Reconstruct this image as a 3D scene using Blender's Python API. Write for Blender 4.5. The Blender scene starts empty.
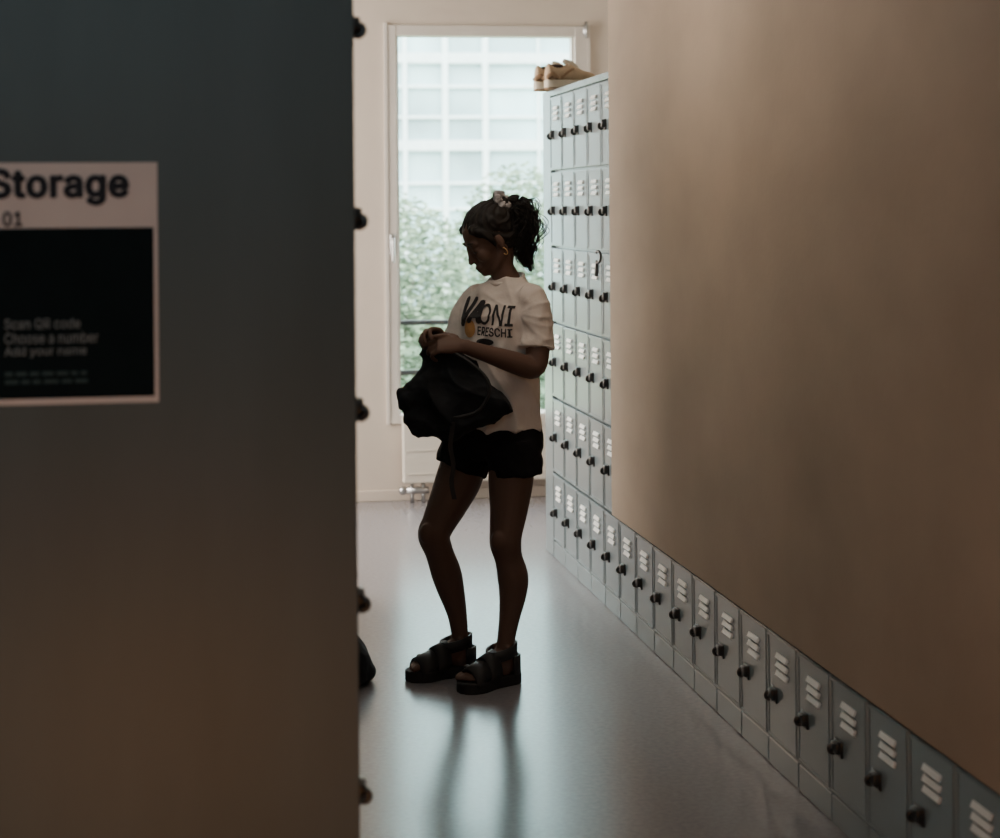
import bpy, bmesh, math, random, os
from mathutils import Vector, Matrix
from mathutils.bvhtree import BVHTree
random.seed(7)
SC = bpy.context.scene
C = SC.collection
PI = math.pi
# ------------------------------------------------------------------ camera geometry
F_PX = 1900.0; ANG = math.atan(310/1900); ROLL = .008; HZ = 1.585; HY = 207.0
Up = Vector((0,0,1)); Fw = Vector((math.sin(ANG), math.cos(ANG), 0)); Rt = Vector((math.cos(ANG), -math.sin(ANG), 0))
Rc = (Rt-Up*ROLL).normalized(); Uc = (Up+Rt*ROLL).normalized()
CAM = Vector((0,0,HZ))
def ray(px,py): return Fw+Rc*((px-500)/F_PX)-Uc*((py-HY)/F_PX)
def on_plane(px,py,axis,val):
    d = ray(px,py); t = (val-CAM[axis])/d[axis]
    return CAM+d*t
cd = bpy.data.cameras.new('camera'); cam = bpy.data.objects.new('camera', cd); C.objects.link(cam)
cd.sensor_width = 36; cd.lens = 36*F_PX/1000; cd.shift_y = -(419-HY)/1000
M = Matrix((Rc, Uc, -Fw)).transposed().to_4x4(); M.translation = CAM
cam.matrix_world = M
cd.clip_end = 300
cd.dof.use_dof = True; cd.dof.focus_distance = 6.4; cd.dof.aperture_fstop = 3.6
SC.camera = cam
# ------------------------------------------------------------------ materials
def mat(name, col, rough=.5, metal=0, var=.08, scale=12, bump=0, stretch=(1,1,1), spec=.5, detail=4, bscale=None):
    m = bpy.data.materials.new(name); m.use_nodes = True
    nt = m.node_tree; b = nt.nodes['Principled BSDF']
    tc = nt.nodes.new('ShaderNodeTexCoord'); mp = nt.nodes.new('ShaderNodeMapping'); mp.inputs['Scale'].default_value = stretch
    nz = nt.nodes.new('ShaderNodeTexNoise'); nz.inputs['Scale'].default_value = scale; nz.inputs['Detail'].default_value = detail
    cr = nt.nodes.new('ShaderNodeValToRGB')
    cr.color_ramp.elements[0].position = .3; cr.color_ramp.elements[1].position = .7
    cr.color_ramp.elements[0].color = (*[c*(1-var) for c in col],1)
    cr.color_ramp.elements[1].color = (*[min(1,c*(1+var)) for c in col],1)
    nt.links.new(tc.outputs['Object'], mp.inputs[0]); nt.links.new(mp.outputs[0], nz.inputs['Vector'])
    nt.links.new(nz.outputs['Fac'], cr.inputs[0]); nt.links.new(cr.outputs[0], b.inputs['Base Color'])
    b.inputs['Roughness'].default_value = rough; b.inputs['Metallic'].default_value = metal
    b.inputs['Specular IOR Level'].default_value = spec
    if bump:
        n2 = nz
        if bscale:
            n2 = nt.nodes.new('ShaderNodeTexNoise'); n2.inputs['Scale'].default_value = bscale; n2.inputs['Detail'].default_value = 6
            nt.links.new(tc.outputs['Object'], n2.inputs['Vector'])
        bp = nt.nodes.new('ShaderNodeBump'); bp.inputs['Strength'].default_value = bump; bp.inputs['Distance'].default_value = .01
        nt.links.new(n2.outputs['Fac'], bp.inputs['Height']); nt.links.new(bp.outputs[0], b.inputs['Normal'])
    return m
m_floor = mat('floor_resin', (.215,.207,.222), .21, var=.10, scale=60, bump=.02, bscale=90, detail=8, spec=.75)
m_conc = mat('beige_concrete', (.41,.32,.245), .8, var=.15, scale=2.2, stretch=(1,.5,.75), bump=.08, bscale=40, detail=7, spec=.3)
m_wall = mat('pale_plaster', (.61,.525,.45), .7, var=.03, scale=5)
m_ceil = mat('ceiling_paint', (.5,.48,.46), .8)
m_lock = mat('locker_paint', (.185,.235,.255), .24, var=.05, scale=4, spec=.85)
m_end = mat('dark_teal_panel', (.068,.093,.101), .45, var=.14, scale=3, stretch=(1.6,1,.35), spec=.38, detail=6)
m_vent = mat('pale_vent', (.86,.88,.87), .4, var=.03)
m_black = mat('black_plastic', (.013,.014,.015), .32, var=.1, spec=.6)
m_frame = mat('window_frame_paint', (.64,.59,.54), .45, var=.02)
m_metal = mat('brushed_steel', (.5,.5,.5), .35, metal=1)
m_pw = mat('poster_white', (.62,.57,.565), .7, var=.03, spec=.2)
m_pb = mat('poster_black', (.008,.014,.017), .9, var=.1, spec=.05)
m_ink = mat('poster_ink', (.03,.035,.045), .8, spec=.1)
m_pt = mat('poster_pale_text', (.20,.23,.245), .8, spec=.1)
m_pd = mat('poster_dim_text', (.045,.075,.08), .8, spec=.1)
m_skin = mat('skin', (.115,.066,.049), .55, var=.05, scale=8, spec=.3)
m_hair = mat('dark_hair', (.010,.008,.007), .6, var=.3, scale=30, stretch=(1,1,.2), spec=.3)
m_shirt = mat('off_white_cotton', (.66,.59,.545), .88, var=.03, scale=9, bump=.1, bscale=120, spec=.2)
m_print = mat('shirt_print', (.022,.020,.022), .8)
m_print2 = mat('shirt_print_tan', (.48,.25,.09), .8)
m_shorts = mat('black_shorts', (.007,.007,.009), .85, var=.2, scale=20, bump=.1, bscale=80, spec=.2)
m_bag = mat('black_bag_cloth', (.006,.008,.011), .8, var=.2, scale=15, bump=.15, bscale=60, spec=.3)
m_sole = mat('black_sole', (.009,.009,.010), .7, var=.1)
m_strap = mat('black_strap', (.010,.010,.011), .6, var=.1)
m_scr1 = mat('scrunchie_cloth', (.34,.325,.33), .8, var=.6, scale=70, detail=1)
m_gold = mat('gold', (.8,.55,.25), .3, metal=1)
m_eye = mat('eye', (.06,.05,.045), .3)
m_brow = mat('brow_hair', (.02,.013,.010), .7)
m_tan = mat('tan_suede', (.52,.38,.25), .85, var=.1, scale=30)
m_tan3 = mat('brown_suede', (.30,.19,.11), .85, var=.1, scale=30)
m_tan2 = mat('cream_rubber', (.66,.58,.46), .6)
m_dark = mat('dark_lining', (.05,.035,.03), .8)
m_rail = mat('railing_black', (.02,.022,.025), .5)
m_leaf1 = mat('leaf_pale', (.21,.285,.195), .85, var=.10, scale=1.5, spec=.05)
m_leaf2 = mat('leaf_dark', (.125,.185,.125), .85, var=.12, scale=1.5, spec=.05)
m_bark = mat('bark', (.2,.18,.15), .8)
m_grass = mat('grass', (.2,.28,.16), .9)
m_fac = mat('facade_glass', (.37,.53,.55), .3, var=.42, scale=.45, detail=2)
m_mul = mat('facade_mullion', (.66,.74,.74), .5)
m_band = mat('facade_band', (.60,.68,.68), .6)
m_rad = mat('radiator_enamel', (.72,.66,.58), .35, var=.02)
m_bagw = mat('pale_trim', (.5,.48,.46), .7)
m_glass = bpy.data.materials.new('window_glass'); m_glass.use_nodes = True
nt = m_glass.node_tree; nt.nodes.clear()
o_ = nt.nodes.new('ShaderNodeOutputMaterial'); mx = nt.nodes.new('ShaderNodeMixShader'); tr = nt.nodes.new('ShaderNodeBsdfTransparent'); gl = nt.nodes.new('ShaderNodeBsdfGlossy')
gl.inputs['Roughness'].default_value = .02; mx.inputs[0].default_value = .05; tr.inputs[0].default_value = (.96,.98,.97,1)
nt.links.new(tr.outputs[0], mx.inputs[1]); nt.links.new(gl.outputs[0], mx.inputs[2]); nt.links.new(mx.outputs[0], o_.inputs[0])
# ------------------------------------------------------------------ mesh helpers
def tomesh(name, bm, m, smooth=False):
    bmesh.ops.recalc_face_normals(bm, faces=bm.faces)
    me = bpy.data.meshes.new(name); bm.to_mesh(me); bm.free()
    if m: me.materials.append(m)
    if smooth:
        for p in me.polygons: p.use_smooth = True
    return me
def inst(name, me, parent=None, loc=None):
    o = bpy.data.objects.new(name, me); C.objects.link(o)
    if parent: o.parent = parent
    if loc is not None: o.location = loc
    return o
def obj(name, bm, m, parent=None, smooth=False): return inst(name, tomesh(name, bm, m, smooth), parent)
def tag(o, label=None, cat=None, group=None, kind=None):
    if label: o['label'] = label
    if cat: o['category'] = cat
    if group: o['group'] = group
    if kind: o['kind'] = kind
    return o
def empty(name, loc, rz=0):
    o = bpy.data.objects.new(name, None); C.objects.link(o); o.location = loc; o.rotation_euler = (0,0,rz); o.empty_display_size = .1
    return o
def box(bm, x0,x1,y0,y1,z0,z1, bev=0, seg=1):
    r = bmesh.ops.create_cube(bm, size=1, matrix=Matrix.Translation(((x0+x1)/2,(y0+y1)/2,(z0+z1)/2)) @ Matrix.Diagonal((abs(x1-x0),abs(y1-y0),abs(z1-z0),1)))
    if bev:
        es = list({e for v in r['verts'] for e in v.link_edges})
        bmesh.ops.bevel(bm, geom=es, offset=bev, segments=seg, affect='EDGES', profile=.5)
def ball(bm, c, r, rot=None, sub=3):
    if not hasattr(r,'__len__'): r = (r,r,r)
    mtx = Matrix.Translation(c) @ (rot.to_4x4() if rot else Matrix.Identity(4)) @ Matrix.Diagonal((*r,1))
    bmesh.ops.create_icosphere(bm, subdivisions=sub, radius=1, matrix=mtx)
def cyl(bm, a, b, r, n=12, r2=None):
    a = Vector(a); b = Vector(b); d = b-a
    q = Vector((0,0,1)).rotation_difference(d.normalized()).to_matrix().to_4x4()
    bmesh.ops.create_cone(bm, cap_ends=True, segments=n, radius1=r, radius2=r if r2 is None else r2, depth=d.length, matrix=Matrix.Translation((a+b)/2) @ q)
def loft(bm, secs, n=24):
    rings = []
    for c,u,v,ru,rv in secs:
        rings.append([bm.verts.new(c+u*(ru*math.cos(2*PI*i/n))+v*(rv*math.sin(2*PI*i/n))) for i in range(n)])
    for a,b in zip(rings, rings[1:]):
        for i in range(n): bm.faces.new((a[i],a[(i+1)%n],b[(i+1)%n],b[i]))
    for rg,s in ((rings[0],secs[0]),(rings[-1],secs[-1])):
        cv = bm.verts.new(s[0])
        for i in range(n): bm.faces.new((rg[i],rg[(i+1)%n],cv))
def crom(vals, k):
    out = []; n = len(vals)
    for i in range(n-1):
        p0 = vals[max(i-1,0)]; p1 = vals[i]; p2 = vals[i+1]; p3 = vals[min(i+2,n-1)]
        for j in range(k):
            t = j/k
            out.append(tuple(.5*((2*b)+(-a+c)*t+(2*a-5*b+4*c-d)*t*t+(-a+3*b-3*c+d)*t**3) for a,b,c,d in zip(p0,p1,p2,p3)))
    out.append(tuple(vals[-1])); return out
def limb(bm, pts, k=5, n=14, caps=True):
    v = crom([(*p, r) for p,r in pts], k)
    P = [Vector(q[:3]) for q in v]; R = [max(q[3],.0006) for q in v]
    secs = []; u = None
    for i in range(len(P)):
        t = (P[min(i+1,len(P)-1)]-P[max(i-1,0)]).normalized()
        if u is None: u = t.orthogonal().normalized()
        u = (u-t*u.dot(t)).normalized(); w = t.cross(u)
        secs.append((P[i],u,w,R[i],R[i]))
    loft(bm, secs, n)
    if caps:
        ball(bm, P[0], R[0]*.99, sub=2); ball(bm, P[-1], R[-1]*.99, sub=2)
def torus(bm, c, axis, R, r, n=24, m=8, arc=1.0, wob=0):
    c = Vector(c); ax = Vector(axis).normalized(); u = ax.orthogonal().normalized(); w = ax.cross(u)
    rings = []; N = n if arc>=1 else n+1
    for i in range(N):
        t = 2*PI*arc*i/n; d = u*math.cos(t)+w*math.sin(t); rr = r*(1+wob*math.sin(t*7)*.5+wob*math.sin(t*11+1)*.5)
        rings.append([bm.verts.new(c+d*(R+rr*math.cos(2*PI*j/m))+ax*(rr*math.sin(2*PI*j/m))) for j in range(m)])
    for i in range(n):
        a = rings[i]; b = rings[(i+1)%N]
        for j in range(m): bm.faces.new((a[j],a[(j+1)%m],b[(j+1)%m],b[j]))
    if arc<1: bm.faces.new(rings[0]); bm.faces.new(rings[-1])
def ribbon(bm, pts, wd, w, th, closed=False):
    n = len(pts); S = []
    for i,p in enumerate(pts):
        a = pts[(i-1)%n] if closed else pts[max(i-1,0)]; b = pts[(i+1)%n] if closed else pts[min(i+1,n-1)]
        t = (b-a).normalized(); nn = t.cross(wd).normalized()
        S.append([bm.verts.new(p+wd*(s*w/2)+nn*(q*th/2)) for s,q in ((-1,-1),(1,-1),(1,1),(-1,1))])
    for i in range(n if closed else n-1):
        a = S[i]; b = S[(i+1)%n]
        for j in range(4): bm.faces.new((a[j],a[(j+1)%4],b[(j+1)%4],b[j]))
    if not closed: bm.faces.new(S[0]); bm.faces.new(S[-1])
def bake(name, bm, m, parent, voxel=.005, smooth=4, disp=0, dscale=.1, post=2, fold=None):
    me = tomesh('tmp', bm, None); t = bpy.data.objects.new('tmp', me); C.objects.link(t)
    md = t.modifiers.new('r','REMESH'); md.mode = 'VOXEL'; md.voxel_size = voxel
    md = t.modifiers.new('s','SMOOTH'); md.iterations = smooth; md.factor = .5
    if disp:
        tx = bpy.data.textures.new('n','CLOUDS'); tx.noise_scale = dscale; tx.noise_depth = 2
        md = t.modifiers.new('d','DISPLACE'); md.texture = tx; md.strength = disp; md.mid_level = .5; md.texture_coords = 'LOCAL'
        md = t.modifiers.new('s2','SMOOTH'); md.iterations = post; md.factor = .5
    bpy.context.view_layer.update()
    dg = bpy.context.evaluated_depsgraph_get()
    nm = bpy.data.meshes.new_from_object(t.evaluated_get(dg)); nm.name = name
    bpy.data.objects.remove(t); bpy.data.meshes.remove(me)
    nm.materials.clear(); nm.materials.append(m)
    if fold:
        nv = [(v.co.copy(), v.normal.copy()) for v in nm.vertices]
        for v,(co,nr) in zip(nm.vertices, nv): v.co = co+nr*fold(co)
    for p in nm.polygons: p.use_smooth = True
    nm.update()
    return inst(name, nm, parent)
def crease(t): return (1-abs(math.sin(t)))**1.6      # sharp ridge, broad valley
GROT = None
try:
    fp = os.path.join(bpy.utils.resource_path('LOCAL'),'datafiles','fonts','Inter.woff2')
    if os.path.exists(fp): GROT = bpy.data.fonts.load(fp)
except Exception as ex: GROT = None
print('FONT', GROT)
def text_mesh(body, bold=0, shear=0, spacing=1.0):
    """flat lettering, scaled to the unit square; bold thickens the strokes by stacking shifted copies (each a hair further out)"""
    cu = bpy.data.curves.new('t','FONT'); cu.body = body; cu.shear = shear; cu.space_character = spacing+bold*1.5; cu.resolution_u = 4
    if GROT: cu.font = GROT
    t = bpy.data.objects.new('t', cu); C.objects.link(t); bpy.context.view_layer.update()
    src = bpy.data.meshes.new_from_object(t.evaluated_get(bpy.context.evaluated_depsgraph_get()))
    bpy.data.objects.remove(t)
    bm = bmesh.new()
    offs = [(0,0)] if not bold else [(0,0)]+[(bold*math.cos(2*PI*i/8),bold*.8*math.sin(2*PI*i/8)) for i in range(8)]
    for k,(dx,dy) in enumerate(offs):
        n0 = len(bm.verts); bm.from_mesh(src); bm.verts.ensure_lookup_table()
        for v in list(bm.verts)[n0:]: v.co.x += dx; v.co.y += dy; v.co.z = k*.00012
    me = bpy.data.meshes.new('t'); bm.to_mesh(me); bm.free()
    xs = [v.co.x for v in me.vertices]; ys = [v.co.y for v in me.vertices]
    x0,x1,y0,y1 = min(xs),max(xs),min(ys),max(ys)
    for v in me.vertices: v.co.x = (v.co.x-x0)/(x1-x0); v.co.y = (v.co.y-y0)/(y1-y0)
    return me
# ------------------------------------------------------------------ setting
XF = 1.61                     # locker door plane on the right
YB = 10.24                    # window wall
CE = 3.0
XR = 3.0; XL = -4.0; YR = -3.0
bm = bmesh.new(); box(bm, XL-.2,XR+.2,YR-.2,YB+.25,-.2,0); tag(obj('floor', bm, m_floor), kind='structure')
bm = bmesh.new(); box(bm, XL-.2,XR+.2,YR-.2,YB+.25,CE,CE+.2); tag(obj('ceiling', bm, m_ceil), kind='structure')
bm = bmesh.new(); box(bm, XL-.2,XL,YR,YB,0,CE); tag(obj('wall_left', bm, m_wall), kind='structure')
bm = bmesh.new(); box(bm, XL,XR,YR-.2,YR,0,CE); tag(obj('wall_rear', bm, m_wall), kind='structure')
bm = bmesh.new(); box(bm, XR,XR+.2,YR,YB,0,CE); tag(obj('wall_far_right', bm, m_wall), kind='structure')
WX = 1.598
p = on_plane(610,300,0,WX); YE = p.y
bm = bmesh.new()
box(bm, WX,1.6065,YR,YE,.392,CE, .003); box(bm, 1.64,2.15,YR,7.08,.40,CE)
box(bm, 1.606,1.66,YR,7.08,.395,CE)
tag(obj('wall_right', bm, m_conc), kind='structure')
# window wall
gl0 = on_plane(396,36,1,YB); gl1 = on_plane(574,36,1,YB); zt = gl0.z; zb = on_plane(470,413,1,YB).z
fo = .055
wx0,wx1,wz0,wz1 = gl0.x-fo, gl1.x+fo+.02, zb-.05, zt+.06
bm = bmesh.new()
box(bm, XL,wx0,YB,YB+.25,0,CE); box(bm, wx1,XR,YB,YB+.25,0,CE); box(bm, wx0,wx1,YB,YB+.25,0,wz0); box(bm, wx0,wx1,YB,YB+.25,wz1,CE)
tag(obj('wall_back', bm, m_wall), kind='structure')
bm = bmesh.new()
for a in ((wx0,gl0.x),(gl1.x,wx1)): box(bm, a[0],a[1],YB-.015,YB+.09,wz0,wz1,.006,2)
box(bm, wx0,wx1,YB-.013,YB+.088,zt,wz1,.006,2); box(bm, wx0,wx1,YB-.013,YB+.088,wz0,zb,.006,2)
for a in ((gl0.x,gl0.x+.012),(gl1.x-.012,gl1.x)): box(bm, a[0],a[1],YB+.01,YB+.07,zb,zt)
for a in ((wx0-.012,wx0+.004),(wx1-.004,wx1+.012)): box(bm, a[0],a[1],YB-.02,YB+.02,wz0,wz1+.01)
win = tag(obj('window_1', bm, m_frame), kind='structure')
bm = bmesh.new(); box(bm, gl0.x,gl1.x,YB+.045,YB+.05,zb,zt); obj('pane', bm, m_glass, win)
bm = bmesh.new(); h = on_plane(392.5,245,1,YB-.015)
box(bm, h.x-.014,h.x+.014,YB-.027,YB-.015,h.z-.06,h.z+.06,.005,2); cyl(bm,(h.x,YB-.027,h.z+.03),(h.x,YB-.06,h.z+.03),.009); limb(bm,[(Vector((h.x,YB-.06,h.z+.03)),.009),(Vector((h.x,YB-.062,h.z-.03)),.009),(Vector((h.x,YB-.06,h.z-.09)),.008)])
obj('window_handle', bm, m_metal, win, True)
bm = bmesh.new(); h = on_plane(586,30,1,YB-.015)
cyl(bm,(h.x,YB-.025,h.z-.045),(h.x,YB-.025,h.z+.045),.009); box(bm,h.x-.015,h.x+.015,YB-.02,YB-.013,h.z-.03,h.z+.03)
obj('hinge', bm, m_metal, win, True)
bm = bmesh.new(); box(bm, XL,XR,YB-.012,YB,0,.06,.003); tag(obj('baseboard_back', bm, m_wall), kind='structure')
# radiator under the window
r0 = on_plane(403,418,1,YB-.11); r1 = on_plane(403,484,1,YB-.11)
rad = tag(empty('radiator', (r0.x,YB,0)), 'pale flat panel radiator under the window', 'radiator')
W_ = 1.0; z1,z0 = r0.z, r1.z
bm = bmesh.new(); box(bm,0,W_,-.11,-.05,z0,z1,.008,2)
for i in range(3): box(bm,.02,W_-.02,-.114,-.109,z0+.05+i*(z1-z0-.1)/2-.004,z0+.05+i*(z1-z0-.1)/2+.004)
obj('panel', bm, m_rad, rad)
bm = bmesh.new()
for i in range(12): box(bm,.03+i*.08,.085+i*.08,-.105,-.055,z1-.001,z1+.006)
obj('top_grille', bm, m_rad, rad)
bm = bmesh.new()
for q in (.05,.11): cyl(bm,(q,-.08,z0),(q,-.08,0),.011)
cyl(bm,(.02,-.08,z0-.04),(.14,-.08,z0-.04),.019); ball(bm,Vector((.0,-.08,z0-.04)),.024,sub=2)
obj('valve', bm, m_metal, rad, True)
for q in (.1,W_-.1):
    bm = bmesh.new(); box(bm,q-.02,q+.02,-.051,0,z1-.12,z1-.05); obj('bracket', bm, m_rad, rad)
# ------------------------------------------------------------------ lockers
PITCH = .269; DW0,DW1 = -.215,.045     # door extent about its latch
LZ0 = .214; RP = .339; DT = .167
def door_mesh(h):
    bm = bmesh.new(); yc = (DW0+DW1)/2; y0 = DW0; y1 = DW1
    box(bm,-.020,0,y0,y1,-h,0,.003,2)
    for a in ((y0+.004,y0+.012),(y1-.012,y1-.004)): box(bm,-.0225,-.018,a[0],a[1],-h+.004,-.004)
    for a in ((-h+.004,-h+.012),(-.012,-.004)): box(bm,-.0225,-.018,y0+.012,y1-.012,a[0],a[1])
    return tomesh('door', bm, m_lock)
me_door = door_mesh(.328); me_door_s = door_mesh(.300)
bm = bmesh.new()
for i in range(3):
    z = -.052-i*.024
    c = Vector((-.024,-.098,z))
    r = bmesh.ops.create_cube(bm,size=1,matrix=Matrix.Translation(c)@Matrix.Rotation(.4,4,'Y')@Matrix.Diagonal((.007,.094,.0155,1)))
    bmesh.ops.bevel(bm,geom=list({e for v in r['verts'] for e in v.link_edges}),offset=.0006,segments=1,affect='EDGES')
me_vent = tomesh('vent', bm, m_vent)
bm = bmesh.new()
box(bm,-.0255,-.02,-.036,.018,-.024,.018,.002,2)
box(bm,-.038,-.02,-.034,-.002,-.015,.016,.004,2)
box(bm,-.036,-.02,-.010,.012,-.010,.012,.004,2)
torus(bm,(-.033,.005,-.009),(.25,1,.1),.0095,.0062,24,8)
me_latch = tomesh('latch', bm, m_black, True)
def add_door(root, row, dy=0):
    zt_ = LZ0+RP*row+DT
    d = inst('door', me_door_s if row==0 else me_door, root, (0,dy,zt_))
    inst('vent', me_vent, d); inst('latch', me_latch, d, (0,-.01,-DT))
    return d
def body_mesh(h, dep=.47):
    bm = bmesh.new(); y0 = DW0-.0045; y1 = DW1+.0045
    box(bm,.0,dep,y0,y1,.078,h,.002); return tomesh('body', bm, m_lock)
bm = bmesh.new(); box(bm,-.018,.47,DW0-.001,DW1+.001,0,.075,.003); me_plinth = tomesh('plinth', bm, m_lock)
me_tall = body_mesh(2.11); me_low = body_mesh(.388)
bm = bmesh.new(); box(bm,-.02,0,DW0-.0045,DW1+.0045,2.083,2.11,.002); me_head = tomesh('header', bm, m_lock)
ORD = 'first second third fourth fifth sixth seventh eighth ninth tenth eleventh twelfth thirteenth fourteenth fifteenth sixteenth'.split()
Y0L = 8.39
for k in range(5):
    r = tag(empty('locker_column',(XF+.02,Y0L-PITCH*k,0)), f'tall six-door grey metal locker column, {ORD[k]} from the window end' if k<4 else 'tall grey metal locker column half hidden behind the edge of the beige wall', 'locker', 'tall locker columns')
    inst('body', me_tall, r); inst('plinth', me_plinth, r); inst('header', me_head, r)
    for row in range(6): add_door(r, row)
    if k==0:
        bm = bmesh.new(); y0 = DW1+.0055; y1 = 8.62-Y0L
        box(bm,-.02,.47,y0,y1,0,2.11,.003); obj('end_panel', bm, m_lock, r)
for k in range(5,19):
    if k<18: lab = f'low grey metal locker with one door under the beige wall, {ORD[k-5]} after the tall columns'
    else: lab = 'low grey metal locker cut off by the bottom right corner of the photo'
    r = tag(empty('locker',(XF+.02,Y0L-PITCH*k,0)), lab, 'locker', 'low lockers under the beige wall')
    inst('body', me_low, r); inst('plinth', me_plinth, r); add_door(r, 0)
# hook hanging on a vent
hp = on_plane(598,262,0,XF-.035)
bm = bmesh.new(); torus(bm,(0,0,.02),(1,.3,0),.022,.006,20,8,.72); limb(bm,[(Vector((0,.018,.0)),.006),(Vector((0,.024,-.03)),.009),(Vector((-.004,.012,-.05)),.008)])
ho = tag(obj('hook', bm, m_black, None, True), 'open black hook hanging from a vent on the tall lockers', 'hook'); ho.location = hp
# left bank: we see its end
e = on_plane(355,300,1,3.32); X0,YL = e.x, e.y
bank = tag(empty('locker_bank',(X0-.02,YL,0)), 'large dark locker bank on the left seen from its flat end with the poster', 'locker')
bm = bmesh.new(); box(bm,-1.0,0,.006,4.6,.0,2.11,.003); obj('body', bm, m_lock, bank)
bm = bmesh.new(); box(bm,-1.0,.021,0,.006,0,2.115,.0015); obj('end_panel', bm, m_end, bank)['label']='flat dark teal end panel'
for k in range(10):
    for row in range(6):
        zt_ = LZ0+RP*row+DT
        d = inst('door', me_door_s if row==0 else me_door, bank, (0,.058+PITCH*k,zt_)); d.rotation_euler = (0,0,PI)
        inst('vent', me_vent, d); inst('latch', me_latch, d, (0,.01,-DT))
# ------------------------------------------------------------------ poster
yp = YL-.004
def pp(px,py): return on_plane(px,py,1,yp)
a = pp(-25,163); b = pp(159,402)
post = tag(empty('poster',(0,YL,0)), 'pink and black storage notice on the dark locker end panel', 'poster')
PX = lambda px: pp(px,280).x
PZ = lambda py: pp(70,py).z
bm = bmesh.new(); box(bm,a.x,b.x,-.003,-.0005,b.z,a.z); obj('sheet', bm, m_pw, post)['label']='pinkish white sheet'
bm = bmesh.new(); box(bm,a.x+.008,PX(154),-.0038,-.003,PZ(398),PZ(228)); obj('black_field', bm, m_pb, post)
def ptext(body,x0,x1,y0,y1,m,bold=0):
    me = text_mesh(body,bold); X0_,X1_ = PX(x0),PX(x1); Z1,Z0 = PZ(y0),PZ(y1)
    for v in me.vertices: v.co = Vector((X0_+(X1_-X0_)*v.co.x, -.0045-v.co.z, Z0+(Z1-Z0)*v.co.y))
    me.materials.clear(); me.materials.append(m); inst('lettering', me, post)
ptext('Storage',-11,130,168,206,m_ink,.042)
ptext('01',3,23,211,226,m_ink,.03)
ptext('Scan QR code',4,80,318,329,m_pt,.010)
ptext('Choose a number',4,98,332,343,m_pt,.010)
ptext('Add your name',4,86,346,357,m_pt,.010)
bm = bmesh.new(); random.seed(3)
for yy in (372,380):
    x = 4
    while x<84:
        w = random.uniform(6,15); box(bm,PX(x),PX(min(x+w,87)),-.0044,-.0038,PZ(yy+3),PZ(yy-1)); x += w+3
obj('fine_print', bm, m_pd, post)
# ------------------------------------------------------------------ sneakers on top of the lockers
def outline(L, W):
    prof = [(0,.0),(.015,.2),(.05,.31),(.15,.37),(.35,.34),(.5,.36),(.7,.5),(.82,.48),(.92,.36),(.98,.18),(1,0)]
    prof = crom(prof,4)
    pts = [(l*L, max(w,0)*W) for l,w in prof]
    return pts+[(l,-w) for l,w in reversed(pts[1:-1])]
def sole(bm, L, W, z0, z1, T=Matrix.Identity(4), grow=0):
    o = outline(L,W); n = len(o); lev = [(z0,-.003),(z0+.004,0),(z1-.004,0),(z1,-.003)]; rings = []
    for z,g in lev:
        rings.append([bm.verts.new(T@Vector((x+(g if x>L/2 else -g)*(1 if abs(y)<W*.2 else 0), y+(g if y>0 else -g)*(1 if abs(y)>.004 else 0), z))) for x,y in o])
    for p_,q_ in zip(rings,rings[1:]):
        for i in range(n): bm.faces.new((p_[i],p_[(i+1)%n],q_[(i+1)%n],q_[i]))
    bm.faces.new(rings[0]); bm.faces.new(rings[-1])
def sneaker(loc, rz, label):
    r = tag(empty('sneaker', loc, rz), label, 'shoe', 'sneakers on top of the lockers')
    bm = bmesh.new(); sole(bm,.250,.104,.008,.042); obj('midsole', bm, m_tan2, r)
    bm = bmesh.new(); sole(bm,.247,.100,0,.009); obj('outsole', bm, m_tan3, r)
    bm = bmesh.new(); Yv = Vector((0,1,0)); Zv = Vector((0,0,1))
    loft(bm, [(Vector((x*.94,0,.034+h/2)),Yv,Zv,w,h/2) for x,w,h in crom([(.006,.02,.06),(.02,.034,.084),(.05,.038,.068),(.085,.039,.068),(.115,.040,.084),(.15,.042,.068),(.19,.044,.052),(.235,.039,.040),(.257,.02,.02)],4)], 24)
    bake('upper', bm, m_tan, r, .004, 2)
    bm = bmesh.new(); ball(bm, Vector((.056,0,.103)), (.034,.022,.010)); obj('opening', bm, m_dark, r, True)
    for s in (-1,1):
        bm = bmesh.new()
        limb(bm,[(Vector((.012,s*.027,.055)),.012),(Vector((.03,s*.034,.065)),.013),(Vector((.05,s*.035,.05)),.009)],4,8)
        limb(bm,[(Vector((.07,s*.037,.05)),.006),(Vector((.105,s*.037,.08)),.006),(Vector((.125,s*.035,.09)),.005)],4,8)
        obj('side_overlay', bm, m_tan3, r, True)
    bm = bmesh.new(); limb(bm,[(Vector((.095,0,.126)),.012),(Vector((.12,0,.116)),.015),(Vector((.15,0,.096)),.012)],4,10); obj('tongue', bm, m_tan2, r, True)
    bm = bmesh.new()
    for i in range(5):
        x = .108+i*.016; z = .120-i*.0095
        limb(bm,[(Vector((x,-.024,z-.014)),.0035),(Vector((x+.004,0,z+.004)),.0035),(Vector((x,.024,z-.014)),.0035)],3,6)
    obj('laces', bm, m_tan2, r, True)
sneaker((1.545,8.50,2.11), -.05, 'tan sneaker on the locker top, the one nearer the window')
sneaker((1.57,8.36,2.11), .08, 'tan sneaker on the locker top, the one nearer the beige wall')
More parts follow.
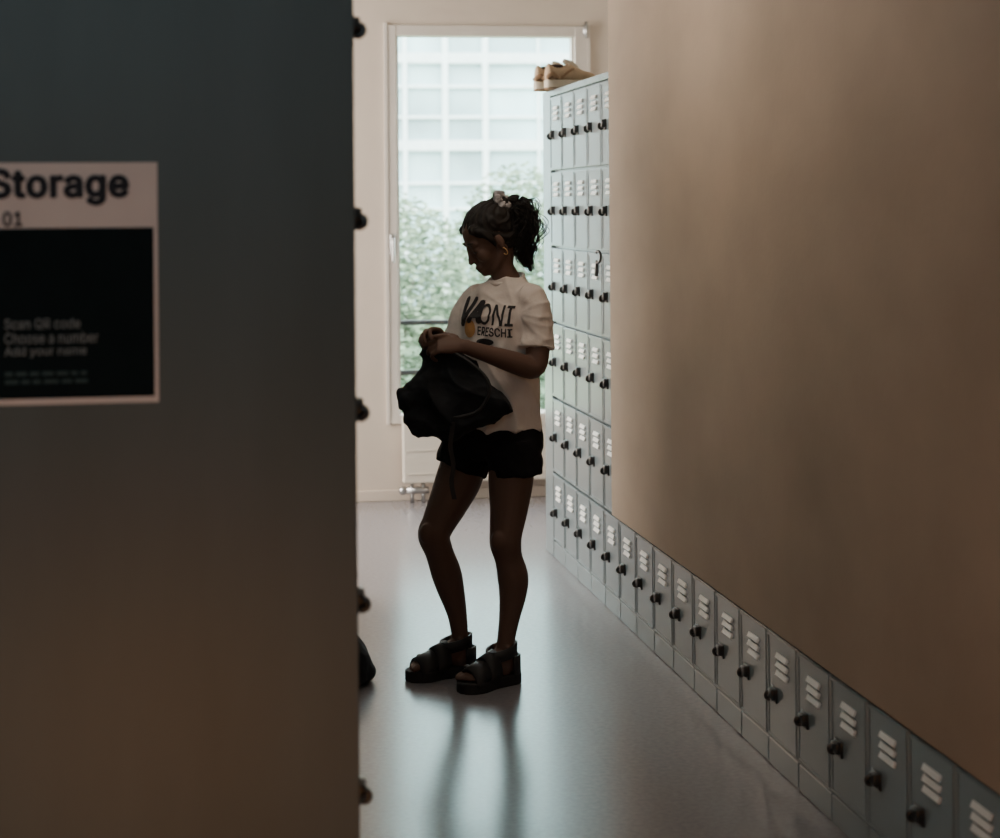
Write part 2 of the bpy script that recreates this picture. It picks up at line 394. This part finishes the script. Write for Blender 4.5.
# ------------------------------------------------------------------ person
S = 297.0
base = on_plane(490,678,2,0)
per = tag(empty('person', base, -ANG), 'woman in white t-shirt and black shorts looking down at the black bag she holds', 'person')
def PT(px,py,dy=0):
    k = 1+dy/6.39
    return Vector(((px-490+.008*(678-py))/S*k, dy, HZ-(HZ-(678-py)/S)*k))
fwd = Vector((-.6,-.8,0)); lf = Vector((.8,-.6,0))
def tors(bm, rows, n=36):
    rows = crom(rows,4)
    loft(bm, [(PT(px,py,dy), lf, fwd, w, d) for px,py,dy,w,d in rows], n)
# head frame
HS = .95
hf = Vector((-.94,-.34,0)).normalized(); pit = math.radians(30)
hx = hf*math.cos(pit)-Up*math.sin(pit); hz = hf*math.sin(pit)+Up*math.cos(pit); hy = hz.cross(hx)
HR = Matrix((hx,hy,hz)).transposed(); HC = PT(489,239,-.02)
def Hd(x,y,z): return HC+HR@(Vector((x,y,z))*HS)
def hb(bm,c,r,sub=3): ball(bm,c,tuple(q*HS for q in r),HR,sub)
bm = bmesh.new()
hb(bm, Hd(-.012,0,.03), (.096,.073,.085))
hb(bm, Hd(.028,0,-.04), (.058,.054,.070))
hb(bm, Hd(.030,0,-.01), (.058,.058,.060))
hb(bm, Hd(.068,0,-.095), (.019,.021,.016))
for s in (-1,1):
    limb(bm,[(Hd(-.01,s*.05,-.045),.021),(Hd(.03,s*.036,-.085),.017),(Hd(.064,s*.008,-.099),.013)],3,10)
    hb(bm, Hd(.056,s*.036,-.03), (.026,.026,.027)); hb(bm, Hd(.068,s*.03,.02), (.016,.024,.012))
    ball(bm, Hd(.084,s*.010,-.045), .0075); hb(bm, Hd(.070,s*.031,-.002), (.0135,.0155,.011))
    hb(bm, Hd(-.010,s*.073,-.014), (.015,.008,.026)); ball(bm, Hd(-.006,s*.074,-.034), .0065)
limb(bm,[(Hd(.082,0,.012),.009),(Hd(.090,0,-.015),.0085),(Hd(.101,0,-.039),.009)],4,10)
limb(bm,[(Hd(.074,-.020,-.068),.005),(Hd(.090,0,-.066),.0078),(Hd(.074,.020,-.068),.005)],3,8)
limb(bm,[(Hd(.073,-.017,-.076),.005),(Hd(.087,0,-.078),.0088),(Hd(.073,.017,-.076),.005)],3,8)
# neck
limb(bm,[(PT(509,294,0),.054),(PT(507,280,-.003),.045),(PT(501,266,-.008),.043),(Hd(-.035,0,-.04),.046)],4,18)
# torso under clothes
tors(bm,[(503,450,0,.125,.09),(501,420,0,.115,.085),(502,385,0,.11,.08),(503,345,0,.125,.085),(505,312,0,.13,.08),(507,298,0,.095,.055),(508,288,0,.055,.045)])
# legs
Rleg = [((467,452,.045),.076),((459,478,.035),.079),((448,503,.015),.068),((438,524,.0),.057),((434,535,-.008),.055),((439,551,.005),.048),((446,572,.028),.0515),((451,590,.038),.046),((457,614,.045),.034),((460,638,.05),.029),((461,660,.045),.032)]
Lleg = [((512,452,-.055),.076),((511,480,-.07),.076),((509,510,-.085),.064),((506,534,-.097),.055),((506,545,-.10),.053),((509,559,-.09),.047),((513,577,-.078),.0525),((513,594,-.075),.0465),((509,622,-.08),.034),((505,648,-.082),.0295),((503,668,-.085),.032)]
for L_ in (Rleg,Lleg): limb(bm,[(PT(*c),r) for c,r in L_],5,20)
ball(bm, PT(428,533,-.045), (.030,.026,.036)); ball(bm, PT(500,541,-.135), (.030,.026,.036))
# feet
SOLE = .036
feet = [(Vector((-.062,.07,0)),Vector((-.272,-.035,0))),(Vector((.083,-.05,0)),Vector((-.090,-.200,0)))]
FT = []
for i,(hl,te) in enumerate(feet):
    d = (te-hl).normalized(); nl = Up.cross(d); Lg = (te-hl).length
    T = Matrix((d,nl,Up)).transposed().to_4x4(); T.translation = hl; FT.append((T,Lg,d,nl))
    secs = [(T@Vector((l*Lg,0,SOLE+h*.5)),nl,Up,w,h/2) for l,w,h in crom([(.03,.018,.03),(.08,.028,.06),(.2,.032,.085),(.32,.033,.088),(.5,.036,.066),(.66,.042,.046),(.8,.043,.032),(.9,.036,.024)],4)]
    loft(bm, secs, 20)
    sgn = 1 if i==0 else -1
    for j,(yy,ll,rr) in enumerate(((.03,.985,.012),(.013,.99,.0095),(-.002,.965,.009),(-.016,.94,.0085),(-.029,.905,.008))):
        limb(bm,[(T@Vector(((ll-.2)*Lg,yy*sgn,SOLE+.014)),rr),(T@Vector(((ll-.08)*Lg,yy*sgn,SOLE+.014)),rr),(T@Vector(((ll-.02)*Lg,yy*sgn,SOLE+.009)),rr*.9)],2,8)
    for s in (-1,1): ball(bm, T@Vector((.24*Lg,s*.028,SOLE+.085)), .013)
# arms
def hand(bm, wr, d, n, side, curl, spread=.0):
    d = d.normalized(); n = (n-d*n.dot(d)).normalized(); a = n.cross(d) if side=='L' else d.cross(n)
    secs = [(wr+d*x, a, n, w, t) for x,w,t in crom([(-.02,.025,.020),(.01,.027,.018),(.04,.035,.016),(.07,.038,.014),(.086,.035,.011)],3)]
    loft(bm, secs, 16)
    lens = ((.040,.024,.019),(.044,.027,.020),(.041,.025,.019),(.032,.019,.017))
    for i in range(4):
        p = wr+d*(.080-.004*abs(i-1))+a*(.028-.0190*i); th = 0; pts = [(p-d*.01,.0090)]
        pts.append((p,.0090))
        for j in range(3):
            th += curl[j]*(1+.06*(i-1)); dr = d*math.cos(th)+n*math.sin(th)+a*(spread*(1.5-i))
            p = p+dr.normalized()*lens[i][j]; pts.append((p,.0083-.0008*j))
        limb(bm, pts, 2, 8)
    p = wr+d*.022+a*.028; q1 = p+(d*.55+a*.55+n*.45).normalized()*.04; q2 = q1+(d*.75+a*.0+n*.55).normalized()*.032; q3 = q2+(d*.7-a*.35+n*.5).normalized()*.025
    limb(bm,[(p-a*.012,.013),(p,.0125),(q1,.0105),(q2,.0095),(q3,.0078)],2,8)
lw = PT(463,346,-.225); rw = PT(449,347,-.14)
limb(bm,[(PT(532,308,-.08),.038),(PT(537,325,-.10),.040),(PT(538,350,-.12),.040),(PT(534,368,-.14),.037),(PT(515,363,-.17),.037),(PT(488,354,-.205),.029),(lw,.0225)],5,16)
limb(bm,[(PT(474,308,.08),.038),(PT(464,330,.08),.040),(PT(455,366,.05),.039),(PT(454,362,.0),.037),(PT(452,354,-.07),.029),(rw,.0225)],5,16)
hand(bm, lw, Vector((-.93,-.1,.12)), Vector((0,.75,-.65)), 'L', (.7,.9,.7),.04)
hand(bm, rw, Vector((-.62,-.35,.62)), Vector((-.25,-.7,-.6)), 'R', (.75,.95,.7),.04)
body = bake('body', bm, m_skin, per, .004, 3)
for s in (-1,1):
    bm = bmesh.new(); hb(bm, Hd(.0715,s*.031,-.009), (.011,.013,.008)); obj('eye', bm, m_eye, per, True)
    bm = bmesh.new(); limb(bm,[(Hd(.083,s*.014,.024),.0025),(Hd(.084,s*.03,.029),.003),(Hd(.074,s*.048,.024),.002)],4,6); obj('eyebrow', bm, m_brow, per, True)
# t-shirt
bm = bmesh.new()
tors(bm,[(498,427,0,.160,.130),(498,412,0,.155,.124),(499,385,0,.146,.115),(500,355,0,.143,.112),(501,330,0,.147,.115),(502,312,0,.150,.108),(504,299,0,.144,.088),(506,289,0,.114,.072),(507,282,0,.082,.063),(507,278,0,.064,.058)],48)
limb(bm,[(PT(524,296,-.06),.049),(PT(533,303,-.083),.054),(PT(537,325,-.10),.055),(PT(536.5,349,-.115),.060)],5,20,False)
ball(bm, PT(530,300,-.077), .052)
limb(bm,[(PT(482,297,.055),.051),(PT(473,303,.08),.053),(PT(465,322,.08),.055),(PT(459,340,.075),.058)],5,20,False)
ball(bm, PT(477,300,.075), .050)
ctr = PT(502,320,0)
def shirt_fold(co):
    s = (co-ctr).dot(lf); f = (co-ctr).dot(fwd); z = co.z
    low = min(max((1.17-z)/.25,0),1)                       # hanging folds grow towards the hem
    a = math.atan2(f, s)
    d = .013*low*(crease(4.5*a+3*math.sin(9*z)+.6)-.35)
    # drag folds running from the near armpit across chest and belly
    ap = (s-.115); zz = z-1.235; r = math.hypot(ap, zz); ph = math.atan2(zz, ap)
    m_ = max(0,1-abs(r-.16)/.16)*(1 if f>0 else .3)
    d += .008*m_*(crease(5.5*ph+.9)-.3)
    # sleeve rings
    if s>.13 and z<1.27: d += .005*(crease(42*(z+.4*s))-.3)
    return d
shirt = bake('t_shirt', bm, m_shirt, per, .0045, 3, .022, .09, 2, shirt_fold)
bm = bmesh.new()
c0 = PT(506.5,279,-.004); pts = [c0+lf*(.060*math.cos(t))+fwd*(.057*math.sin(t))+Up*(-.016*math.sin(t)) for t in [2*PI*i/32 for i in range(32)]]
ribbon(bm, pts, Up, .013, .008, True); obj('collar', bm, m_shirt, shirt, True)
bvh = BVHTree.FromPolygons([v.co.copy() for v in shirt.data.vertices], [tuple(p.vertices) for p in shirt.data.polygons])
def chest(me, s0,s1,z0,z1, m, name, slope=0):
    bm = bmesh.new(); bm.from_mesh(me); bmesh.ops.triangulate(bm, faces=bm.faces)
    bmesh.ops.subdivide_edges(bm, edges=bm.edges, cuts=3, use_grid_fill=True)
    for v in bm.verts:
        s = s0+(s1-s0)*v.co.x; z = z0+(z1-z0)*v.co.y+slope*(s-s0)
        o = Vector((ctr.x,ctr.y,z))+lf*s+fwd*.5
        hit,nr,_,_ = bvh.ray_cast(o, -fwd)
        v.co = (hit+fwd*(.003+v.co.z)) if hit else o-fwd*.38
    me2 = bpy.data.meshes.new(name); bm.to_mesh(me2); bm.free(); me2.materials.append(m); inst(name, me2, shirt)
chest(text_mesh('V',.05,.35), -.102,-.036, 1.186,1.286, m_print, 'chest_print')
chest(text_mesh('A',.06,.35), -.068,.000, 1.198,1.276, m_print, 'chest_print')
chest(text_mesh('ONI',.008,.05), -.010,.108, 1.196,1.266, m_print, 'chest_print', -.06)
chest(text_mesh('ERESCHI',.022), -.016,.104, 1.160,1.190, m_print, 'chest_print', -.06)
bm = bmesh.new(); bmesh.ops.create_circle(bm, cap_ends=True, segments=20, radius=.5, matrix=Matrix.Translation((.5,.5,0))); me = bpy.data.meshes.new('c'); bm.to_mesh(me); bm.free()
chest(me, -.080,-.026, 1.150,1.212, m_print2, 'chest_print')
chest(me, -.015,.05, 1.126,1.150, m_print, 'chest_print')
# shorts
bm = bmesh.new()
tors(bm,[(500,418,0,.140,.110),(500,432,0,.155,.122),(500,448,0,.160,.126),(499,458,0,.135,.105)],40)
limb(bm,[(PT(470,442,.045),.095),(PT(465,456,.04),.093),(PT(460,469,.035),.089)],4,24,False)
limb(bm,[(PT(512,442,-.055),.098),(PT(514.5,460,-.06),.094),(PT(516,477,-.066),.090)],4,24,False)
bake('shorts', bm, m_shorts, per, .005, 3, .018, .06, 2)
# sandals
for T,Lg,d,nl in FT:
    bm = bmesh.new(); T2 = T.copy(); T2.translation = T.translation-d*.012
    sole(bm, Lg+.022, .108, 0, SOLE, T2); sd = obj('sandal', bm, m_sole, per)
    sd['label'] = 'chunky black strapped sandal'
    def arch(l, a_, h_, w_, th=.008):
        pts = [T@Vector((l*Lg,a_*math.cos(t),SOLE-.004+h_*math.sin(t))) for t in [PI*i/16 for i in range(17)]]
        b2 = bmesh.new(); ribbon(b2, pts, (d-Up*.35).normalized(), w_, th); obj('strap', b2, m_strap, sd, True)
    arch(.76,.048,.050,.066); arch(.52,.044,.078,.056)
    b2 = bmesh.new(); c = T@Vector((.25*Lg,0,SOLE+.074))
    pts = [c+d*(.054*math.cos(t))+nl*(.041*math.sin(t))+Up*(-.012*math.cos(t)) for t in [2*PI*i/28 for i in range(28)]]
    ribbon(b2, pts, Up, .036, .009, True); obj('strap', b2, m_strap, sd, True)
    b2 = bmesh.new(); pts = [T@Vector((.16*Lg-.048*math.cos(t),.040*math.sin(t),SOLE+.028)) for t in [-1.6+3.2*i/16 for i in range(17)]]
    ribbon(b2, pts, Up, .062, .007); obj('heel_cup', b2, m_strap, sd, True)
    b2 = bmesh.new(); bb = T@Vector((.74*Lg,-.044,SOLE+.032)); ball(b2, bb, (.012,.012,.009), sub=2); obj('buckle', b2, m_black, sd, True)
# hair
bm = bmesh.new()
hb(bm, Hd(-.024,0,.044), (.097,.079,.083), 4)
hb(bm, Hd(-.045,0,.005), (.066,.076,.085), 4)
hb(bm, Hd(-.060,0,-.036), (.034,.050,.040))
for s in (-1,1): limb(bm,[(Hd(.050,s*.05,.065),.018),(Hd(.03,s*.070,.035),.014),(Hd(.014,s*.073,.0),.008),(Hd(.014,s*.070,-.03),.003)],4,8)
hb(bm, Hd(-.09,0,.085), (.04,.035,.035))
root_l = Vector((-.11,0,.10))
def hair_fold(co):
    q = (HR.transposed()@(co-HC))/HS-root_l          # combed strands run to the tie at the crown
    ph = math.atan2(q.y, math.hypot(q.x,q.z)*.6+.02)
    return .0022*math.sin(34*ph)+.0014*math.sin(71*ph+1)
hair = bake('hair', bm, m_hair, per, .0035, 4, .005, .02, 1, hair_fold)
bm = bmesh.new(); random.seed(21)
for i in range(46):                                       # stray wisps at hairline and nape
    s = random.choice((-1,1)); x = random.uniform(-.08,.055); z = .04+.06*random.random() if x>0 else random.uniform(-.06,.08)
    p0 = Hd(x, s*.07, z); dr = HR@Vector((random.uniform(-.4,.7),s*random.uniform(.1,.7),random.uniform(-.9,.5)))
    limb(bm,[(p0,.0008),(p0+dr*.014,.0008),(p0+dr*.024+Up*-.008,.0006)],3,4,False)
obj('stray_hairs', bm, m_hair, hair, True)
root = PT(502,201,-.02)
bm = bmesh.new(); torus(bm, root, Vector((.72,-.38,.40)), .025, .0140, 72, 10, 1, .30); obj('scrunchie', bm, m_scr1, hair, True)
bm = bmesh.new(); random.seed(11)
path = [(PT(498,204,-.01),.014),(PT(507,201,-.005),.016),(PT(514,201,.01),.026),(PT(520,209,.01),.040),(PT(523,225,.0),.047),(PT(524,242,-.005),.042),(PT(526,257,-.005),.028),(PT(531,271,-.005),.010)]
core = [(p,r*.42) for p,r in path]; limb(bm, core, 5, 14)
kk = crom([(*p,r) for p,r in path[1:]],6)
for i in range(340):
    th = random.uniform(0,2*PI); q = random.uniform(.35,1.08) if i<280 else random.uniform(1.0,1.5); ph = random.uniform(0,6.28); fr = random.uniform(1.0,2.6); sc = random.uniform(.6,1.05)
    amp = random.uniform(.08,.34); pts = []
    n_ = min(int(len(kk)*sc),len(kk))
    for j in range(n_):
        c = Vector(kk[j][:3]); r = max(kk[j][3],.010); tt = (Vector(kk[min(j+1,len(kk)-1)][:3])-Vector(kk[max(j-1,0)][:3])).normalized()
        u = tt.orthogonal().normalized(); w = tt.cross(u); t_ = th+.6*math.sin(j/len(kk)*6.28*fr+ph)
        qq = q if j>10 else min(q,1)*(.4+.05*j)
        rr = r*qq*(1+amp*math.sin(j*.62+ph))
        pts.append((c+(u*math.cos(t_)+w*math.sin(t_))*rr, .0014 if j<n_-3 else .0006))
    if len(pts)>3: limb(bm, pts, 1, 4, False)
obj('ponytail', bm, m_hair, hair, True)
bm = bmesh.new(); torus(bm, Hd(-.006,.077,-.052), hx+hy*.3, .013, .0016, 24, 6); obj('earring', bm, m_gold, per, True)
# ------------------------------------------------------------------ bag in her hands
bag = tag(empty('bag', base, -ANG), 'slouchy black cloth bag held in the woman\'s hands', 'bag')
Xv = Vector((1,0,0)); Yv = Vector((0,1,0))
bm = bmesh.new()
rows = crom([(436,338,-.18,10,.02),(440,348,-.185,18,.032),(447,362,-.19,25,.042),(450,378,-.20,39,.052),(454,394,-.205,48,.058),(456,408,-.205,51,.060),(455,418,-.205,47,.058),(449,428,-.205,38,.053),(437,436,-.2,26,.04),(429,440,-.2,12,.02)],4)
loft(bm,[(PT(px,py,dy),Xv,(Yv+Xv*-.35).normalized(),w/S,d) for px,py,dy,w,d in rows],40)
ball(bm, PT(415,400,-.19),(.046,.05,.05)); ball(bm, PT(490,408,-.225),(.05,.040,.045)); ball(bm, PT(425,426,-.2),(.05,.045,.04))
gat = PT(440,340,-.19)
def bag_fold(co):
    q = co-gat; ph = math.atan2(q.x, -q.z); r = math.hypot(q.x,q.z)
    d = .020*min(r/.14,1)*(crease(5.0*ph+1.2*math.sin(16*r)+.4)-.35)
    d += .009*(crease(30*(q.z+.5*q.x+.03*math.sin(30*q.x)))-.3)*min(max((r-.12)/.08,0),1)
    return d
bake('pouch', bm, m_bag, bag, .0045, 4, .024, .06, 2, bag_fold)
bm = bmesh.new()
ribbon(bm,[PT(x,y,dy) for x,y,dy in crom([(454,422,-.27),(451,445,-.255),(454,465,-.25),(452,482,-.245),(455,499,-.24)],4)], Xv, .015, .003)
obj('strap', bm, m_strap, bag)
bm = bmesh.new()
limb(bm,[(PT(x,y,d),.006) for x,y,d in ((440,345,-.22),(470,362,-.26),(490,385,-.285),(480,410,-.28),(455,418,-.27))],5,8); obj('strap', bm, m_strap, bag, True)
# ------------------------------------------------------------------ backpack on the floor by the left lockers
bc = on_plane(362,684,2,0)
bp = tag(empty('backpack',(bc.x-.085,bc.y+.05,0),.1), 'dark bag on the floor poking out behind the left locker bank', 'bag')
bm = bmesh.new(); 
loft(bm,[(Vector((x,0,z)),Xv,Yv,w,d) for x,z,w,d in crom([(0,.004,.12,.14),(0,.03,.135,.155),(-.01,.1,.12,.14),(-.03,.17,.09,.11),(-.045,.225,.05,.07),(-.05,.24,.02,.03)],4)],28)
bake('body', bm, m_bag, bp, .007, 3, .02, .08, 2)
bm = bmesh.new(); limb(bm,[(Vector((-.05,-.03,.23)),.008),(Vector((-.04,0,.275)),.008),(Vector((-.05,.04,.23)),.008)],5,8); obj('handle', bm, m_strap, bp, True)
bm = bmesh.new(); limb(bm,[(Vector((.06,-.115,.02)),.006),(Vector((.0,-.157,.02)),.006),(Vector((-.06,-.14,.015)),.006)],5,8); obj('piping', bm, m_bagw, bp, True)
# ------------------------------------------------------------------ outside
bm = bmesh.new(); box(bm,-40,60,YB+.3,90,-.6,-.5); tag(obj('ground', bm, m_grass), kind='structure')
ra = tag(empty('railing',(0,YB+.45,0)), 'black metal balcony railing outside the window', 'railing')
zr = on_plane(430,322,1,YB+.45).z; zr2 = on_plane(430,372,1,YB+.45).z
bm = bmesh.new(); box(bm,.6,2.8,-.02,.02,zr-.015,zr+.012,.004); obj('top_rail', bm, m_rail, ra)
bm = bmesh.new(); box(bm,.6,2.8,-.012,.012,zr2-.014,zr2+.014,.003); obj('lower_rail', bm, m_rail, ra)
for x in (.62,1.13,2.3,2.78):
    bm = bmesh.new(); box(bm,x-.016,x+.016,-.016,.016,-.5,zr-.01,.003); obj('post', bm, m_rail, ra)
YF = 40
ob = tag(empty('office_building',(0,YF,0)), 'pale glass fronted office building seen through the window', 'building')
bm = bmesh.new(); box(bm,-8,24,.0,.3,-.5,16); obj('glass_front', bm, m_fac, ob)
bm = bmesh.new(); random.seed(9); x = -8
while x<24:
    wd_ = random.choice((.025,.045,.06)); box(bm,x-wd_,x+wd_,-.14,.0,-.5,16); x += random.choice((.55,.86,.86,1.15))
for z in (.5,1.55,2.1,3.5,4.15,5.3,7.4,8.2,9.3): box(bm,-8,24,-.1,.0,z-.03,z+.03)
obj('mullion_grid', bm, m_mul, ob)
for z in (2.9,4.75,6.4,10.2):
    bm = bmesh.new(); box(bm,-8,24,-.13,.0,z-.11,z+.11); obj('floor_band', bm, m_band, ob)
def shrub(label, c, rad, n, m, seed):
    random.seed(seed); r = tag(empty('leafy_shrub',(c[0],c[1],-.5)), label, 'shrub', 'shrubs outside the window')
    bm = bmesh.new(); hc = c[2]+.5
    for i in range(n):
        while True:
            v = Vector((random.uniform(-1,1),random.uniform(-1,1),random.uniform(-1,1)))
            if .1<v.length<1: break
        v = Vector((v.x*rad[0],v.y*rad[1],v.z*rad[2]+hc))*1
        s = random.uniform(.022,.05); q = Matrix.Rotation(random.uniform(0,6.28),3,'Z')@Matrix.Rotation(random.uniform(0,3.14),3,'X')
        bm.faces.new([bm.verts.new(v+q@Vector(w)) for w in ((-s,0,0),(0,-s*.5,0),(s,0,0),(0,s*.5,0))])
    obj('foliage', bm, m, r)
    bm = bmesh.new()
    for i in range(5):
        t = Vector((random.uniform(-.6,.6)*rad[0],random.uniform(-.6,.6)*rad[1],hc+rad[2]*random.uniform(.1,.7))); limb(bm,[(Vector((random.uniform(-.1,.1),0,0)),.03),(t*.5+Vector((0,0,.1)),.022),(t,.008)],3,6)
    obj('stem', bm, m_bark, r)
shrub('pale green leafy shrub outside, at the left of the window', (1.85,17.6,.45),(.85,.7,1.3),13000,m_leaf1,1)
shrub('low dark green shrub outside behind the railing', (2.2,14.8,-.1),(.75,.55,.8),11000,m_leaf2,2)
shrub('tall pale shrub outside seen behind the woman', (3.35,18.8,.6),(.95,.7,1.45),13000,m_leaf1,3)
shrub('dark green shrub outside beside the tall lockers', (3.9,16.6,.15),(.75,.6,1.0),10000,m_leaf2,4)
# ------------------------------------------------------------------ light
w = bpy.data.worlds.new('world'); SC.world = w; w.use_nodes = True
bg = w.node_tree.nodes['Background']; bg.inputs[0].default_value = (.88,.95,1.0,1); bg.inputs[1].default_value = 13.0
def area(name, loc, aim, sx, sy, e, col):
    l = bpy.data.lights.new(name,'AREA'); l.shape = 'RECTANGLE'; l.size = sx; l.size_y = sy; l.energy = e; l.color = col
    o = bpy.data.objects.new(name,l); C.objects.link(o); o.location = loc
    o.rotation_euler = (Vector(aim)-Vector(loc)).to_track_quat('-Z','Y').to_euler(); return o
sl = bpy.data.lights.new('sun','SUN'); sl.energy = 6.0; sl.angle = .05; sl.color = (1,.96,.9)
so = bpy.data.objects.new('sun',sl); C.objects.link(so); so.rotation_euler = Vector((.3,.7,-.6)).to_track_quat('-Z','Y').to_euler()
area('cool_high_fill',(-.6,-.6,2.9),(.1,4.0,1.9),1.6,1.0,36,(.68,.91,1))  # added cool fill, no real fixture; tints the upper end panel
area('warm_low_fill',(-.1,1.2,.22),(-.05,3.3,.36),1.0,.2,11.5,(1,.44,.16))  # added warm fill low down; browns the foot of the end panel
area('beige_wall_fill',(1.12,5.75,2.88),(1.6,5.95,1.9),.25,1.8,13,(1,.86,.70))  # added light without a fitting; brightens the beige wall from the top
area('corridor_fill',(.42,4.3,2.75),(1.6,4.9,1.6),.5,1.4,4,(1,.86,.72))  # invented fill in the aisle, lifts the beige wall and the shirt
area('side_window_light',(-1.6,9.2,1.7),(1.6,8.5,1.5),1.6,2.0,235,(1,.91,.81))
pt = area('window_portal',((wx0+wx1)/2,YB+.12,(wz0+wz1)/2),((wx0+wx1)/2,0,(wz0+wz1)/2),wx1-wx0,wz1-wz0,1,(1,1,1))
try: pt.data.cycles.is_portal = True
except Exception as ex: bpy.data.objects.remove(pt)
